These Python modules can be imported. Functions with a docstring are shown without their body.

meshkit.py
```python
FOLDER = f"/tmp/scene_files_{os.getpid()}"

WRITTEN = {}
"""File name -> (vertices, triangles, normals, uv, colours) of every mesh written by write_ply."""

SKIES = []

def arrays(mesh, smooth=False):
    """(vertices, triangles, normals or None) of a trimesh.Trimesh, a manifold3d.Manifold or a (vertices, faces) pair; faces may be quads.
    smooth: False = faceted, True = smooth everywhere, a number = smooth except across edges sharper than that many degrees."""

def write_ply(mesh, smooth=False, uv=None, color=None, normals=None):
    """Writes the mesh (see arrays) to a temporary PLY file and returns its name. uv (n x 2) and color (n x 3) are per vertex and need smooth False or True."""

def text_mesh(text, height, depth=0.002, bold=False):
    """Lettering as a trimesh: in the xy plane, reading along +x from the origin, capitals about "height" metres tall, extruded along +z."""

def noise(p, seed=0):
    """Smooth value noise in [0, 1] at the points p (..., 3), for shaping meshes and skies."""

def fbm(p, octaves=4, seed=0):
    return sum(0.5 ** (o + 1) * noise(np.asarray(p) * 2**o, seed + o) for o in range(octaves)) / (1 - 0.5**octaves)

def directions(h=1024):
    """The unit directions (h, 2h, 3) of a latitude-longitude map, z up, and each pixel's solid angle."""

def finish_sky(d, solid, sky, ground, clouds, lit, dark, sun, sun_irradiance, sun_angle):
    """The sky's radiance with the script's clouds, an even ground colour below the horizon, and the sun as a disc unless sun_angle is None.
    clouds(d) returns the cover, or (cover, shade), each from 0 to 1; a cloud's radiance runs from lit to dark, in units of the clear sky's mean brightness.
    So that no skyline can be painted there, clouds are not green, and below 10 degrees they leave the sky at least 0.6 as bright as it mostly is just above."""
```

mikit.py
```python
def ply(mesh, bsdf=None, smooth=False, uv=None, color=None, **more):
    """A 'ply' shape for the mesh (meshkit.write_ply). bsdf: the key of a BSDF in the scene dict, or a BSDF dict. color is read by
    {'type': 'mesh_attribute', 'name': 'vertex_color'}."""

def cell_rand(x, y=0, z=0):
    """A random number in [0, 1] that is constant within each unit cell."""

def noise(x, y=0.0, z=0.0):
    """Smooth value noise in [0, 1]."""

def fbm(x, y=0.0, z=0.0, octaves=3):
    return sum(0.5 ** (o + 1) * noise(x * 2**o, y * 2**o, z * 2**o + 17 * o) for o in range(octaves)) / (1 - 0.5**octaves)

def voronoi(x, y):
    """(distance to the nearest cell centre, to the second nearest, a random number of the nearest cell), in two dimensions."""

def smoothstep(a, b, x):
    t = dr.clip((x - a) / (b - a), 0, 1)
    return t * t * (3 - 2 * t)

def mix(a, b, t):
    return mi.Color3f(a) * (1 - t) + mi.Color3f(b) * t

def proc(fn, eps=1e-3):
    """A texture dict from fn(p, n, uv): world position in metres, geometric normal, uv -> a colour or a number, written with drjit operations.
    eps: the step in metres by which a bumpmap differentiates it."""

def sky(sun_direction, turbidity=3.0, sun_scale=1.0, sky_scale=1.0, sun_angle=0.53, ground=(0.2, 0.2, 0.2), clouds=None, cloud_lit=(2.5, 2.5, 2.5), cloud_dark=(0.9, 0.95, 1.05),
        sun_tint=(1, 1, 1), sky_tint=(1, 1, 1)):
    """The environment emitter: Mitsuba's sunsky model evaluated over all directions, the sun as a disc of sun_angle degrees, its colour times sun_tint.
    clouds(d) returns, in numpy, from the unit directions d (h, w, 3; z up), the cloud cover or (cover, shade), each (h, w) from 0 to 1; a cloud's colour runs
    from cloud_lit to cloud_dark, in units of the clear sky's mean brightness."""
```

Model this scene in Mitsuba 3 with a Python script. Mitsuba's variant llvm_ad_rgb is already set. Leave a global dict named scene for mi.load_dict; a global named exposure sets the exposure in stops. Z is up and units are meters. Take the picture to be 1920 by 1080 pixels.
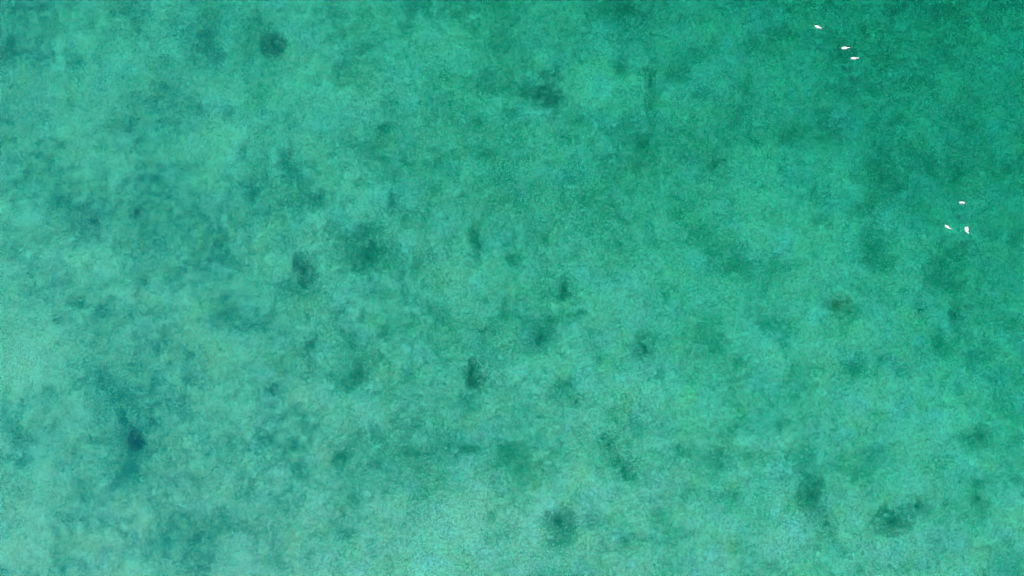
import math, numpy as np, trimesh, mitsuba as mi, drjit as dr, mikit, meshkit, manifold3d as m3
from mitsuba import ScalarTransform4f as T

scene, labels = {}, {}
# ------------------------------------------------------------------ camera, sky, exposure
ALT, MPP = 104.0, 0.08                      # flying height, metres per photograph pixel on the water
FOV = 2 * math.degrees(math.atan(960 * MPP / ALT))
scene['camera'] = {'type': 'perspective', 'fov': FOV, 'fov_axis': 'x', 'near_clip': 1.0, 'far_clip': 5000.0,
                   'to_world': T().look_at(origin=[0, 0, ALT], target=[0, 0, 0], up=[0, 1, 0])}
SUN = (-0.35, 0.62, 0.85)
scene['sky'] = mikit.sky(SUN, turbidity=3.0, sun_angle=10.0)
exposure = 1.86
rng = np.random.default_rng(20)

# ------------------------------------------------------------------ the water column
scene['water_body'] = {'type': 'homogeneous',
                       'sigma_t': {'type': 'rgb', 'value': [0.69, 0.056, 0.143]},
                       'albedo': {'type': 'rgb', 'value': [0.004, 0.24, 0.17]}}

# patches of plant cover (+; some spots beside the swans are their shadows put in as cover) and clean sand (-) on the seabed: x y rx ry weight, in survey pixels of 8 cm
PATCHES = """
252 22 20 28 60;212 27 8 8 45;147 113 14 14 60;10 105 15 15 30;85 95 25 20 20;30 85 20 18 25;85 50 14 12 15;42 18 12 10 30;90 18 10 8 20
245 145 12 12 35;275 60 15 12 20;350 60 18 14 30;385 70 10 9 30;460 45 12 10 35;470 90 18 16 30;40 185 10 8 35;10 228 14 10 40;85 215 20 14 25
145 200 20 14 30;250 240 18 25 40;370 205 20 18 45;445 215 15 12 30;105 235 15 12 20
490 48 10 9 30;620 22 16 14 40;775 5 16 12 50;765 50 8 10 40;853 30 8 10 40;890 60 14 12 25;935 10 12 10 30;730 18 8 9 30;568 122 10 9 25
632 70 6 6 35;685 85 12 10 30;637 128 10 12 35;665 145 12 10 35;500 135 14 12 30;735 195 10 9 40;940 85 15 14 35;950 160 20 12 40;890 235 6 14 40
955 215 12 9 35;718 252 6 9 55;728 240 6 8 55;735 234 4 5 50;810 190 10 9 30;490 180 12 14 30;860 85 10 9 25
1165 15 22 16 60;1155 35 20 16 40;1217 35 12 10 40;1275 42 12 11 40;1355 25 8 8 45;1370 50 16 14 35;1400 5 16 10 35
985 180 14 9 40;1160 130 9 16 60;1225 138 12 6 40;1222 205 6 14 50;1295 110 25 20 65;1270 145 14 10 60;1330 95 16 14 45;1320 175 16 14 60
1415 85 16 12 50;1405 160 14 16 40;1220 90 10 8 35;1090 95 14 12 30;1140 215 14 12 25;1210 260 18 10 45;1090 230 15 12 35;1060 255 14 12 35
1295 228 12 10 25;1385 215 20 14 45;1410 265 12 12 50
1460 62 20 14 50;1490 65 14 14 45;1553 68 10 9 35;1595 95 16 14 30;1710 12 30 16 50;1785 20 25 20 55;1680 60 8 14 55;1695 78 8 8 50;1625 62 14 12 30
1760 90 16 12 35;1665 110 12 10 45;1570 105 12 14 30;1540 215 14 9 55;1490 250 20 14 40;1600 175 18 14 40;1650 220 9 9 40;1690 225 10 9 30
1830 195 18 16 55;1815 235 20 20 45;1770 230 14 12 30;1725 150 14 12 30;1900 175 15 14 35;1850 40 20 14 35;1900 10 20 12 40;1450 105 14 12 30
290 335 16 16 50;200 335 10 12 40;275 430 12 12 30;100 320 14 14 30;55 355 10 10 35;145 350 10 6 35;120 380 14 12 30;125 275 10 10 35;195 280 12 10 35
375 305 10 12 35;460 285 8 8 40;275 530 8 10 50;410 465 18 14 35;395 430 14 12 30;340 320 14 14 30;370 400 14 12 25;80 295 14 12 25;445 500 14 14 30
90 450 12 12 30;40 455 14 10 25;195 375 14 10 30;470 360 14 12 30;320 520 14 12 25;425 490 12 12 30
548 318 14 14 60;550 290 18 8 35;563 487 8 9 55;690 470 30 28 50;680 430 10 10 50;675 505 10 8 40;710 477 9 12 40;832 305 14 14 60;852 323 7 7 50
905 285 14 9 40;913 300 10 10 30;590 380 16 14 35;725 325 12 10 40;720 300 10 8 30;755 315 7 6 35;893 455 9 18 60;915 412 8 8 40;955 490 12 10 40
820 355 8 8 35;670 345 12 9 25;545 460 10 12 30
1205 275 16 12 50;1425 345 14 10 40;1270 400 14 11 60;1212 425 12 11 55;1230 455 14 9 50;1135 310 8 7 35;1075 330 16 14 35;1080 370 16 12 35
985 380 8 8 40;1160 455 12 8 40;1025 450 14 10 35;1000 455 12 10 30;1320 445 14 10 35;1310 430 12 10 35;1375 495 25 16 45;1335 470 14 8 35
1185 490 12 10 30;960 490 12 12 35;1290 490 10 8 30;1240 320 14 10 25;1265 370 14 10 30
1640 310 16 12 40;1690 350 14 12 40;1740 310 14 12 50;1640 460 25 20 55;1645 487 16 16 55;1540 415 14 10 40;1525 370 16 14 30;1490 500 10 12 50
1455 505 12 10 40;1620 388 18 12 40;1805 320 14 18 40;1897 310 8 9 50;1870 305 12 8 40;1785 485 16 14 50;1790 535 20 14 50;1905 450 12 20 50
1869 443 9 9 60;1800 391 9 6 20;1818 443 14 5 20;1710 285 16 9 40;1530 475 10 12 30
147 567 13 13 50;200 590 14 16 40;258 595 14 10 30;300 650 18 16 50;355 660 10 18 45;190 705 16 14 45;140 725 14 9 35;230 775 8 8 55;238 790 8 9 65
290 795 12 14 40;440 590 18 24 50;460 615 12 10 35;400 600 14 12 25;300 600 14 12 30;355 715 9 10 30;345 780 12 10 30;25 790 16 14 30;95 730 12 10 30
235 740 14 14 40;210 720 12 12 35;260 690 14 12 30
490 610 14 18 50;660 735 8 8 50;645 715 14 12 35;755 555 12 12 50;710 555 14 12 45;560 545 16 12 50;645 580 7 7 40;570 590 14 9 30
690 595 14 10 35;760 630 14 12 45;770 605 12 12 45;815 590 16 12 40;825 612 12 9 50;775 700 10 8 45;870 750 18 14 50;890 770 14 12 40
945 590 12 10 50;585 645 12 10 35;730 620 12 10 30;570 785 14 12 35;905 555 12 8 30;810 660 14 10 30;715 670 8 9 30
1090 588 9 8 55;1125 668 12 12 60;1330 625 25 25 55;1340 655 18 14 45;1335 595 12 12 35;1290 715 10 10 50;1240 705 14 9 45;1060 720 18 14 55
1040 745 16 12 40;1250 550 10 12 40;1165 610 12 10 30;1055 550 8 12 60;1055 595 12 10 30;1380 680 14 12 30;1370 750 8 8 35;1165 690 8 8 40
1115 620 12 10 30;1430 610 14 12 40;1200 800 16 10 35;1150 770 12 10 30;1040 600 14 10 40;1015 780 10 8 30
1605 590 20 12 50;1515 550 9 9 40;1700 555 14 14 40;1760 638 10 14 60;1765 658 14 14 45;1465 615 20 18 55;1475 650 14 14 40;1665 608 9 7 40
1610 698 16 13 60;1655 680 8 7 50;1690 700 14 12 35;1490 700 16 14 40;1710 755 9 8 40;1900 700 14 14 30;1825 670 16 10 40;1890 612 14 14 40
1570 610 8 8 40;1500 740 16 12 40;1540 695 9 8 35;1575 625 9 7 30;1805 740 16 14 30;1460 800 9 9 40;1650 780 14 9 35
270 838 10 8 60;250 882 22 16 50;235 912 20 16 40;35 860 20 14 35;40 820 10 14 40;145 855 14 12 40;165 930 14 10 35;410 985 30 26 40;90 1015 9 8 35
125 1060 12 12 40;10 1065 16 12 45;30 990 14 12 30;205 985 18 9 30;375 1010 14 10 30;320 1000 12 14 30;175 830 12 10 30;300 850 14 14 40
455 930 20 14 35;440 970 14 14 40;395 1050 18 12 40;255 1000 9 9 30;275 1040 10 12 30
490 1000 25 20 40;520 1045 16 16 45;545 835 16 9 50;560 880 16 12 40;640 860 14 12 50;710 865 8 14 50;890 845 12 10 60;800 920 8 12 45
850 830 20 12 40;925 995 18 16 55;860 1030 12 8 45;640 1000 12 12 40;920 960 12 12 40;495 825 10 12 40;670 935 14 10 40;730 1065 18 9 35
940 860 14 20 45;775 850 14 10 35;840 895 12 9 30
1045 855 12 14 60;1055 1000 16 18 50;1155 860 12 12 60;1180 895 16 12 50;1275 845 18 12 45;1280 920 12 10 50;1350 820 18 8 50;1340 870 16 14 45
1035 1020 14 10 50;1080 930 16 12 45;1110 980 14 12 40;1185 830 10 8 40;970 880 14 10 40;1385 1010 10 14 40;1250 1010 18 12 35;1235 965 14 10 40
1365 940 18 12 40;1240 1060 14 12 40;1170 1010 12 9 35;960 850 16 14 40
1510 890 12 12 40;1500 850 20 14 50;1515 838 12 9 40;1825 915 14 14 40;1815 832 14 12 60;1735 870 14 10 40;1640 850 16 12 40;1460 860 10 10 40
1575 1035 12 10 40;1605 1065 14 9 40;1870 1045 14 14 35;1595 890 10 10 35;1660 1065 10 9 40;1735 960 16 10 45
770 460 25 18 -40;835 425 18 16 -20;1105 480 14 14 -30;1555 510 30 12 -30;1740 465 25 16 -20;80 660 45 40 -42;30 580 15 15 -35;40 720 18 25 -40
60 775 25 20 -35;165 490 42 25 -45;220 560 40 14 -30;20 515 18 20 -45;470 650 18 25 -20;625 680 20 14 -30;580 740 25 18 -35;580 600 18 16 -30
700 775 25 20 -35;1190 595 14 16 -45;975 690 18 16 -40;1190 730 20 16 -25;1450 675 16 25 -50;1520 660 20 12 -40;1600 770 20 18 -50;1630 730 18 16 -40
1620 795 16 10 -40;65 960 30 22 -40;180 1020 30 25 -40;100 885 25 20 -40;280 980 14 14 -30;250 1065 25 12 -35;520 900 30 20 -40;735 950 30 20 -40
850 970 25 35 -40;900 920 16 25 -45;820 1055 30 14 -45;590 965 16 22 -30;600 845 14 12 -30;915 1070 25 12 -45;1010 945 20 14 -40;1340 1055 25 18 -50
1355 990 25 28 -45;1290 975 18 16 -30;1180 1065 25 14 -40;1375 890 25 14 -35;985 1068 25 14 -45;1190 990 16 14 -30;1085 885 25 16 -25;1475 826 20 10 -70;1410 829 34 9 -42;1320 826 38 8 -36;1240 832 30 8 -28
1610 915 22 12 -40;1450 1020 25 22 -60;1590 845 16 14 -35;1600 955 30 16 -40;1860 865 20 14 -35;1900 965 18 25 -35;1690 1035 20 14 -30;1800 1000 25 16 -20
1460 930 14 16 -35;60 640 80 130 -18;60 980 90 80 -15;860 1000 160 60 -17;1330 1020 170 50 -16;150 75 18 16 -30;155 85 12 12 -30;115 95 10 14 -35;20 300 20 25 -30;300 150 16 12 -15;165 290 12 25 -25;690 205 20 20 -15
"""
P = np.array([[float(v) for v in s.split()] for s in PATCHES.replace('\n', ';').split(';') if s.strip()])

def depth0(x, y):
    """The smooth slope of the seabed: shallow towards the beach on the left and the bottom, deep to the upper right."""
    u, v = (x / MPP + 960) / 1920, (540 - y / MPP) / 1080
    u, v = np.clip(u, -0.6, 1.6), np.clip(v, -0.6, 1.6)
    return 1.36 + 1.72 * np.maximum(u, 0) ** 1.1 * (1.05 - 0.88 * v) + 0.50 * (1 - v) * (1 - np.clip(u, 0, 1)) + 0.2 * np.minimum(u, 0)

GRASS_HALO = "258 826 26 26 40;885 704 26 28 40;513 86 26 22 45;1020 165 36 34 45;1219 158 14 30 40;1520 925 28 32 45;1545 980 22 24 40;1664 974 36 26 40;1713 945 30 20 35;1830 936 18 28 35;1832 818 24 20 40;1572 575 30 24 45;1655 335 36 40 45;1565 248 36 26 40;1340 312 44 40 45;1208 652 24 32 40;1015 633 28 26 40;1075 748 26 24 35;1050 980 32 32 45;1150 850 34 36 45;675 697 30 28 40;515 736 14 20 35;572 505 24 34 40;690 478 44 40 45;735 385 10 22 35;180 420 40 34 50;261 400 16 14 35;250 850 60 65 28;420 985 60 50 25;225 735 55 55 25;894 456 18 32 40;1058 545 18 24 40"
P = np.vstack([P, np.array([[float(v) for v in q.split()] for q in GRASS_HALO.split(';')]) * [1, 1, 1, 1, 0.42]])
D = 2.4
S = (ALT + D) / ALT * MPP
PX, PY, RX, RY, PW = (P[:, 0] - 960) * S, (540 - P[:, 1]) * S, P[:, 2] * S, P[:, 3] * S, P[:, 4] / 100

def patches(x, y):
    """Plant cover (+, with the swan shadows put into it) or bare sand (-) of the listed patches at the points."""
    out = np.zeros_like(x)
    o = np.argsort(x, kind='stable')
    xs = x[o]
    for a, b, rx, ry, w in zip(PX, PY, RX, RY, PW):
        i0, i1 = np.searchsorted(xs, [a - 3.3 * rx, a + 3.3 * rx])
        k = o[i0:i1]
        k = k[np.abs(y[k] - b) < 3.3 * ry]
        out[k] += w * np.exp(-0.6 * (((x[k] - a) / rx) ** 2 + ((y[k] - b) / ry) ** 2))
    return out

def fb(x, y, s, octaves, seed):
    """Fractal noise about zero whose octaves are turned against each other, so that no lattice shows."""
    out = 0
    for o in range(octaves):
        a, q = 0.63 + 1.17 * o + 0.9 * seed, 2.0 ** o / s
        u, v = (x * math.cos(a) - y * math.sin(a)) * q, (x * math.sin(a) + y * math.cos(a)) * q
        out = out + 0.5 ** (o + 1) * meshkit.noise(np.stack([u, v, np.full_like(x, 0.37 + 3.7 * seed + 0.21 * o)], -1), seed + 11 * o)
    return out / (1 - 0.5 ** octaves) - 0.5

def cover(x, y):
    """Plant cover of the seabed, about 0 to 1."""
    wx, wy = x + 2.2 * fb(x, y, 3.0, 3, 5), y + 2.2 * fb(x, y, 3.0, 3, 6)
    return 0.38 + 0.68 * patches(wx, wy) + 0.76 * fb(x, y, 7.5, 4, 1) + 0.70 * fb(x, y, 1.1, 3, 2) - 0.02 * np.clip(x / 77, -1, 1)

def bed(x, y, c=None):
    c = cover(x, y) if c is None else c
    return -(depth0(x, y) + 0.50 * np.clip(c - 0.38, -0.22, 0.9) + 0.25 * fb(x, y, 12.0, 3, 9))

def spread(lo, hi, step, far=1500.0):
    """Grid lines: even between lo and hi, then ever wider out to +-far."""
    mid = np.arange(lo, hi + step / 2, step)
    g = step * np.cumsum(1.35 ** np.arange(1, 30))
    g = g[g < far]
    return np.concatenate([(lo - g)[::-1], mid, hi + g])

def sheet(xs, ys):
    X, Y = np.meshgrid(xs, ys)
    n, m = len(xs), len(ys)
    i = (np.arange(m - 1)[:, None] * n + np.arange(n - 1)).ravel()
    F = np.vstack([np.stack([i, i + 1, i + n + 1], 1), np.stack([i, i + n + 1, i + n], 1)])
    return X.ravel(), Y.ravel(), F

# ------------------------------------------------------------------ seabed
x, y, F = sheet(spread(-96, 96, 0.32), spread(-58, 58, 0.32))
scene_bed = trimesh.Trimesh(np.stack([x, y, bed(x, y)], 1), F, process=False)

def sand(p, n, uv):
    def f(scale, seed, octaves):
        out = mi.Float(0)
        for o in range(octaves):
            a, q = 0.5 + 1.3 * o + 0.8 * seed, 2.0 ** o / scale
            out += 0.5 ** (o + 1) * mikit.noise((p.x * math.cos(a) - p.y * math.sin(a)) * q + 11.3 * seed, (p.x * math.sin(a) + p.y * math.cos(a)) * q, 0.4 + 3.3 * seed)
        return out / (1 - 0.5 ** octaves)
    big, mid, fine, hue = f(6.0, 1, 3), f(1.4, 2, 3), f(0.19, 3, 2), f(2.6, 4, 3) - 0.5
    left = mikit.smoothstep(10.0, -85.0, p.x)
    v = 1.0 + 0.22 * (big - 0.5) + 0.34 * (mid - 0.5) + 1.9 * (1.0 - 0.4 * left) * (fine - 0.5)
    hue = hue * (1.0 - 0.45 * left)
    c = mi.Color3f(0.92 + 0.34 * hue - 0.03 * left, 0.465 + 0.04 * hue, 0.505 - 0.32 * hue)
    return dr.clip(c * v, 0.02, 0.95)

scene['sand_material'] = {'type': 'diffuse', 'reflectance': mikit.proc(sand)}
scene['seabed'] = mikit.ply(scene_bed, 'sand_material', smooth=True)
labels['seabed'] = {'label': 'pale sandy seabed mottled with algae under clear green water', 'kind': 'structure'}

# ------------------------------------------------------------------ plants on the seabed
def blades(cx, cy, cz, count, length, width, lift, size=None):
    """Flat leaves springing from the points, `count` per point: one mesh of triangles."""
    n = len(cx) * count
    a = rng.uniform(0, 2 * np.pi, n)
    L = length[0] + (length[1] - length[0]) * rng.random(n) ** 1.5
    W = rng.uniform(*width, n)
    long = np.where(rng.random(n) < 0.07, 1.9, 1.0)
    L, W = L * long, W * (0.5 + 0.5 * long)
    if size is not None:
        L, W = L * np.repeat(size, count), W * np.repeat(size, count)
    bx, by, bz = (np.repeat(v, count) for v in (cx, cy, cz))
    dx, dy = np.cos(a), np.sin(a)
    h = rng.uniform(*lift, n) * L
    tip = np.stack([bx + dx * L, by + dy * L, bz + h], 1)
    r = np.stack([bx - dy * W, by + dx * W, bz + 0.012], 1)
    l = np.stack([bx + dy * W, by - dx * W, bz + 0.012], 1)
    V = np.stack([l, tip, r], 1).reshape(-1, 3)
    return trimesh.Trimesh(V, np.arange(len(V)).reshape(-1, 3), process=False)

def weed(lo, hi):
    def fn(p, n, uv):
        t = mikit.cell_rand(p.x * 1.7, p.y * 1.7)
        c = mikit.mix(lo, hi, 0.6 * t + 0.4 * mikit.noise(p.x / 2.5, p.y / 2.5))
        blue = mikit.smoothstep(0.0, -62.0, p.x)           # the weed on the shallow side is the bluer kind
        return c * mi.Color3f(1.0, 1.0 - 0.09 * blue, 1.0 + 0.36 * blue)
    return mikit.proc(fn)

for name, lo, hi in (('algae_material', (0.015, 0.21, 0.19), (0.05, 0.31, 0.27)), ('seagrass_material', (0.006, 0.19, 0.18), (0.016, 0.26, 0.23)),
                     ('blue_seagrass_material', (0.004, 0.12, 0.16), (0.012, 0.18, 0.22)), ('olive_seagrass_material', (0.16, 0.17, 0.08), (0.28, 0.23, 0.11))):
    scene[name] = {'type': 'twosided', 'bsdf': {'type': 'diffuse', 'reflectance': weed(lo, hi)}}

N = 780_000
qx, qy = rng.uniform(-92, 92, 3 * N), rng.uniform(-54, 54, 3 * N)
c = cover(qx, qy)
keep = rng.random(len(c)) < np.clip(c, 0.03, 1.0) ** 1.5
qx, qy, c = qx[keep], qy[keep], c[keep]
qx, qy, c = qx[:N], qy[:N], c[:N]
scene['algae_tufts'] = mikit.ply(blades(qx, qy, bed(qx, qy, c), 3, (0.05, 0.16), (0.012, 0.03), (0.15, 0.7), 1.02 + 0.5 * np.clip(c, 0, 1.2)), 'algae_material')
labels['algae_tufts'] = {'label': 'short brown-green algae tufts scattered thinly over the whole seabed', 'category': 'algae', 'kind': 'stuff'}

GRASS = [  # pieces (x y rx ry weight) and what sets the patch apart
    ([(259, 827, 7, 7, 1.3), (253, 812, 7, 9, .7)], 'darkest blue-black seagrass patch, alone on the pale sand at lower left'),
    ([(885, 700, 7, 12, 1.3), (899, 716, 12, 7, .6)], 'dark seagrass patch with a tail to the right, below the centre of the photo'),
    ([(513, 84, 11, 10, 1.0), (524, 95, 7, 6, .6)], 'compact dark seagrass patch near the top edge, left of the middle'),
    ([(1020, 138, 5, 6, .8), (1040, 139, 6, 8, .7), (1018, 165, 13, 14, .5), (1012, 181, 20, 9, .8), (1042, 190, 10, 10, .7)], 'broad seagrass patch with two horns on top, upper middle of the photo'),
    ([(1219, 158, 6, 16, .6)], 'narrow upright seagrass strip right of the broad two-horned patch'),
    ([(1518, 930, 13, 15, 1.0), (1525, 905, 9, 12, .5)], 'largest dark seagrass patch at the bottom, left one of the lower right group'),
    ([(1545, 980, 11, 14, .7)], 'green seagrass patch just below the largest lower right patch'),
    ([(1668, 976, 17, 11, 1.0), (1652, 962, 9, 8, .5)], 'wide dark seagrass patch near the bottom edge, middle of the lower right group'),
    ([(1713, 945, 14, 9, .8)], 'seagrass patch touching the upper right of the wide bottom patch'),
    ([(1830, 936, 8, 15, .7)], 'small upright seagrass patch nearest the lower right corner'),
    ([(1836, 815, 10, 10, .7), (1820, 828, 9, 8, .4)], 'slanting seagrass patch by the right edge, above the lower right corner'),
    ([(1568, 573, 12, 10, .8)], 'olive-brown seagrass patch, left of two small dots at right'),
    ([(1725, 578, 6, 6, .8)], 'small round seagrass tuft, left one of two dots near the right edge'),
    ([(1790, 590, 6, 7, .9)], 'small round seagrass tuft, right one of two dots near the right edge'),
    ([(1655, 335, 15, 20, .55)], 'hazy dark seagrass patch left of the three right-hand swans'),
    ([(1565, 248, 18, 11, .5)], 'dark wide seagrass patch below the three upper swans'),
    ([(1340, 312, 20, 18, .45)], 'hazy round seagrass patch at upper right of the centre'),
    ([(1208, 652, 10, 15, .8)], 'upright seagrass patch right of the centre, lower half'),
    ([(1015, 633, 12, 11, .8)], 'brownish round seagrass patch below the centre'),
    ([(1080, 752, 9, 7, .6)], 'small seagrass patch below the brownish round one'),
    ([(1050, 975, 14, 12, .9)], 'round green seagrass patch at the bottom, middle of the photo'),
    ([(1140, 832, 8, 11, .8), (1168, 875, 11, 10, .7)], 'slanting double seagrass patch above the round bottom one'),
    ([(675, 697, 8, 10, .8)], 'small seagrass patch left of the dark tailed one'),
    ([(515, 736, 6, 9, .7)], 'small upright seagrass patch on pale sand, lower left of the middle'),
    ([(573, 508, 9, 15, .8), (563, 487, 6, 6, .5)], 'leaning seagrass patch left of the centre'),
    ([(690, 482, 16, 18, .5)], 'thin wide seagrass patch right of the leaning one'),
    ([(735, 381, 3, 10, .8)], 'thin upright seagrass streak above the centre left'),
    ([(180, 417, 20, 16, .4)], 'wide bluish seagrass patch by the left edge'),
    ([(261, 399, 7, 6, .7)], 'small blue seagrass tuft right of the wide bluish patch'),
    ([(894, 458, 6, 14, .6)], 'ragged upright seagrass patch just left of the centre'),
    ([(1058, 543, 6, 10, .7)], 'small seagrass tuft right beside the centre of the photo'),
]
SOFT = 1.08
def soft(k):
    """Points crowding towards the middle of a unit blot that has no sharp edge."""
    r, a = 2.3 * rng.random(k) ** 0.95, 2 * np.pi * rng.random(k)
    return r * np.cos(a), r * np.sin(a)
for i, (pieces, text) in enumerate(GRASS):
    gx, gy = [], []
    for px, py, rx, ry, w in pieces:
        k = int(1.25 * w ** 1.9 * 2 * np.pi * (SOFT * S) ** 2 * rx * ry / 0.0085)
        k = max(k, int(45 * w ** 0.5))
        ex, ey = soft(k)
        gx.append((px - 960 + rx * SOFT * ex) * S)
        gy.append((540 - py + ry * SOFT * ey) * S)
    gx, gy = np.concatenate(gx), np.concatenate(gy)
    gx, gy = gx + 0.6 * fb(gx, gy, 0.8, 3, 31), gy + 0.6 * fb(gx, gy, 0.8, 3, 32)
    key = 'seagrass_patch' + (f'_{i:03d}' if i else '')
    scene[key] = mikit.ply(blades(gx, gy, bed(gx, gy), 4, (0.08, 0.22), (0.012, 0.026), (0.4, 1.2)), 'blue_seagrass_material' if 'blu' in text else 'olive_seagrass_material' if 'olive' in text else 'seagrass_material')
    labels[key] = {'label': text, 'category': 'seagrass', 'group': 'dark seagrass patches on the sandy seabed'}

# ------------------------------------------------------------------ the water: its rippled surface closed into one body
def world(px, py):
    return (px - 960) * MPP, (540 - py) * MPP

SWANS = [  # photograph position, heading (degrees, anticlockwise from the right), pose
    (1532.8, 51.4, -24, 'turned', 'first white swan of the upper trio, head turned, farthest left'),
    (1584.2, 90.8, 2, 'forward', 'middle white swan of the upper trio, neck stretched right'),
    (1601.2, 110.0, -1, 'forward', 'lowest white swan of the upper trio, neck stretched right'),
    (1803.0, 380.8, 180, 'tucked', 'topmost white swan of the right-hand trio, head tucked on its back'),
    (1776.2, 426.4, -36, 'forward', 'lower left white swan of the right-hand trio, neck pointing down right'),
    (1811.0, 431.8, -80, 'busking', 'lower right white swan of the right-hand trio, wings half raised'),
]
RINGS = [(1852, 452, 62, 7.0, 0.035, 5.2), (1862, 495, 20, 5.0, 0.02, 2.2)] + [(s[0], s[1], 16, 9.0, 0.008, 0) for s in SWANS]
x, y, F = sheet(np.unique(np.concatenate([spread(-90, 62, 0.7), np.arange(62, 80, 0.11), np.arange(80, 92, 0.7)])), np.unique(np.concatenate([spread(-54, 54, 0.7), np.arange(-2.5, 15.5, 0.11)])))
z = 0.030 * fb(x, y, 2.6, 2, 41) + 0.05 * fb(x, y, 9.0, 2, 42)
for px, py, r, width, amp, _ in RINGS:
    a, b = world(px, py)
    d = np.hypot(x - a, y - b) / MPP
    z += amp * np.exp(-((d - r) / width) ** 2) * np.cos((d - r) * 2 * np.pi / 6.0) * (np.abs(x - 71) < 9.5)
n, m = len(np.unique(x)), len(np.unique(y))
grid = np.arange(n * m).reshape(m, n)
loop = np.concatenate([grid[0, :-1], grid[:-1, -1], grid[-1, :0:-1], grid[:0:-1, 0]])
V = np.stack([x, y, z], 1)
low = V[loop] * [1, 1, 0] + [0, 0, -14.0]
k, K = np.arange(len(loop)), len(loop)
lo = n * m + k
side = np.vstack([np.stack([loop, lo, lo[(k + 1) % K]], 1), np.stack([loop, lo[(k + 1) % K], loop[(k + 1) % K]], 1)])
base = np.stack([lo[(k + 1) % K], lo, np.full(K, n * m + K)], 1)
water = trimesh.Trimesh(np.vstack([V, low, [[0, 0, -14.0]]]), np.vstack([F, side, base]), process=False)
scene['water'] = mikit.ply(water, {'type': 'thindielectric', 'int_ior': 1.20, 'ext_ior': 1.0}, smooth=40, interior={'type': 'ref', 'id': 'water_body'})
labels['water'] = {'label': 'calm clear turquoise-green sea water with faint ripple rings', 'kind': 'structure'}

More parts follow.
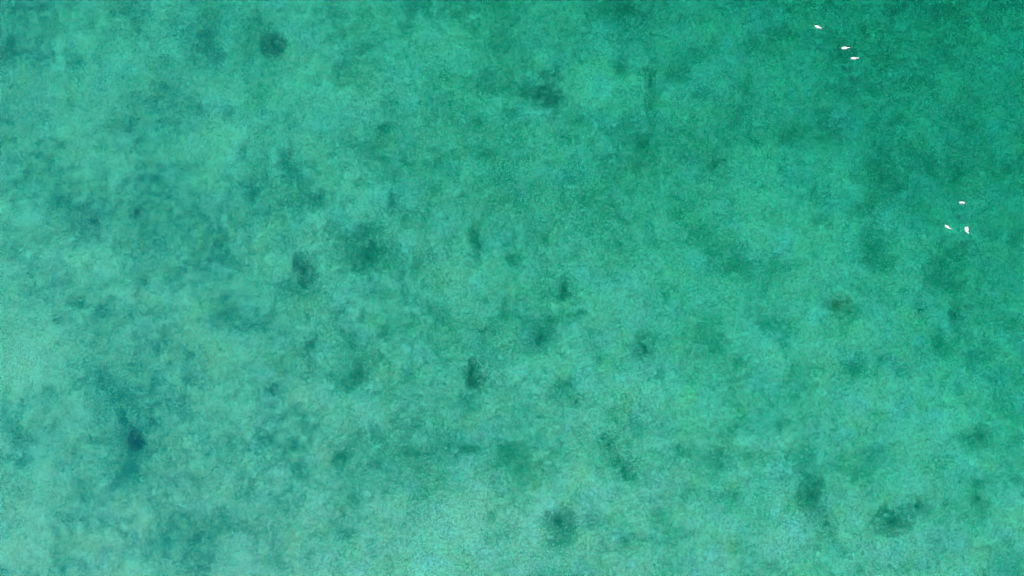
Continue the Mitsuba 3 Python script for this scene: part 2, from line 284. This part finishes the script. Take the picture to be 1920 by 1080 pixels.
# ------------------------------------------------------------------ swans
def feather(p, n, uv):
    return mi.Color3f(0.86, 0.855, 0.83) * (0.94 + 0.06 * mikit.noise(p.x * 30, p.y * 30, p.z * 30))
scene['plumage'] = {'type': 'diffuse', 'reflectance': mikit.proc(feather)}
scene['bill_orange'] = {'type': 'roughplastic', 'diffuse_reflectance': {'type': 'rgb', 'value': [0.75, 0.26, 0.05]}, 'alpha': 0.25}
scene['bill_black'] = {'type': 'roughplastic', 'diffuse_reflectance': {'type': 'rgb', 'value': [0.02, 0.02, 0.02]}, 'alpha': 0.25}

def ball(c, r):
    return m3.Manifold.sphere(1.0, 24).scale(list(np.broadcast_to(r, 3))).translate(list(map(float, c)))

def chain(pts, rad):
    parts = [m3.Manifold.batch_hull([ball(p, a), ball(q, b)]) for p, q, a, b in zip(pts, pts[1:], rad, rad[1:])]
    return m3.Manifold.batch_boolean(parts, m3.OpType.Add)

def tm(man, edge=0.02, rounds=6):
    man = man.refine_to_length(edge).to_mesh()
    t = trimesh.Trimesh(man.vert_properties[:, :3], man.tri_verts)
    trimesh.smoothing.filter_taubin(t, iterations=rounds)
    return t

NECKS = {  # neck joints from the breast to the head, bird facing +x
    'forward': ([(0.24, 0, .06), (0.34, 0, .14), (0.42, 0.01, .22), (0.50, 0.01, .27), (0.575, 0, .29)], (0, 0)),
    'turned': ([(0.24, 0, .06), (0.33, 0.0, .16), (0.39, -0.03, .30), (0.42, -0.08, .40), (0.43, -0.15, .43)], (-70, 0)),
    'tucked': ([(0.25, 0, .08), (0.30, 0.02, .22), (0.24, 0.04, .30), (0.12, 0.03, .30), (0.00, 0.0, .27)], (180, 0)),
    'busking': ([(0.24, 0, .06), (0.33, 0.0, .18), (0.36, 0.02, .32), (0.40, 0.03, .40), (0.49, 0.02, .40)], (0, 0)),
}

def swan(pose):
    pts, (turn, _) = NECKS[pose]
    hull = m3.Manifold.batch_hull([ball((0.10, 0, .03), (.22, .205, .15)), ball((-0.14, 0, .05), (.24, .20, .15)), ball((0.25, 0, .05), (.11, .11, .11))])
    rump = m3.Manifold.batch_hull([ball((-0.22, 0, .07), (.16, .13, .10)), ball((-0.40, 0, .12), (.06, .05, .025))])
    neck = chain(pts, [.10, .085, .072, .064, .060])
    h, t = np.array(pts[-1]), math.radians(turn)
    f = np.array([math.cos(t), math.sin(t), -0.15])
    head = m3.Manifold.batch_hull([ball(h, (.074, .070, .056)), ball(h + 0.06 * f, (.034, .034, .032))])
    out = {'body': tm(m3.Manifold.batch_boolean([hull, rump, neck, head], m3.OpType.Add))}
    b0, b1 = h + 0.085 * f, h + 0.175 * f
    out['bill'] = tm(m3.Manifold.batch_hull([ball(b0, (.022, .022, .020)), ball(b1, (.016, .016, .007))]), .012, 3)
    out['bill_knob'] = tm(ball(h + 0.075 * f + [0, 0, .026], (.018, .016, .016)), .012, 1)
    up = .07 if pose == 'busking' else 0.0
    for s, key in ((1, 'wing'), (-1, 'wing_001')):
        w = m3.Manifold.batch_hull([ball((0.12, s * (.125 + up * .4), .13 + up * .6), (.12, .06, .05)), ball((-0.12, s * (.120 + up), .16 + up), (.16, .065, .045)),
                                    ball((-0.36, s * (.035 + up * .6), .165 + up), (.08, .035, .018))])
        out[key] = tm(w, .02, 4)
    return out

made = {}
for i, (px, py, ang, pose, text) in enumerate(SWANS):
    if pose not in made:
        made[pose] = {k: mikit.ply(v, {'bill': 'bill_orange', 'bill_knob': 'bill_black'}.get(k, 'plumage'), smooth=True) for k, v in swan(pose).items()}
    key = 'swan' + (f'_{i:03d}' if i else '')
    mid = {'forward': 0.10, 'turned': 0.03, 'tucked': -0.06, 'busking': 0.05}[pose]     # middle of its outline seen from above
    a, b = world(px, py)
    a, b = a - mid * math.cos(math.radians(ang)), b - mid * math.sin(math.radians(ang))
    tw = T().translate([a, b, 0.0]).rotate([0, 0, 1], ang).scale([1.10, 1.14, 1.08, 1.06, 1.04, 1.12][i])
    for part, d in made[pose].items():
        scene[f'{key}__{part}'] = {**d, 'to_world': tw}
    labels[key] = {'label': text, 'category': 'swan', 'group': 'white swans floating on the water'}

# ------------------------------------------------------------------ small white things adrift
FLECKS = [(570.0, 14.0, 30, 'tiny white fleck on the water near the top edge, right of the compact seagrass patch'),
          (125.5, 354.5, -55, 'tiny white fleck on the water by the left edge, above the wide bluish seagrass patch'),
          (1561.5, 799.0, 100, 'tiny white fleck on the water at lower right, above the largest dark patch')]
for i, (px, py, ang, text) in enumerate(FLECKS):
    quill = [(-.09, 0, .0), (-.03, .012, .012), (.05, .006, .018), (.10, -.01, .03)]
    f = chain([(q[0], q[1], q[2] + .03) for q in quill], [.018, .045, .040, .010]).scale([1, 1, .5])
    key = 'white_fleck' + (f'_{i:03d}' if i else '')
    a, b = world(px, py)
    scene[key] = mikit.ply(tm(f, .02, 3), 'plumage', smooth=True, to_world=T().translate([a, b, 0.01]).rotate([0, 0, 1], ang))
    labels[key] = {'label': text, 'category': 'fleck', 'group': 'tiny white flecks on the water'}
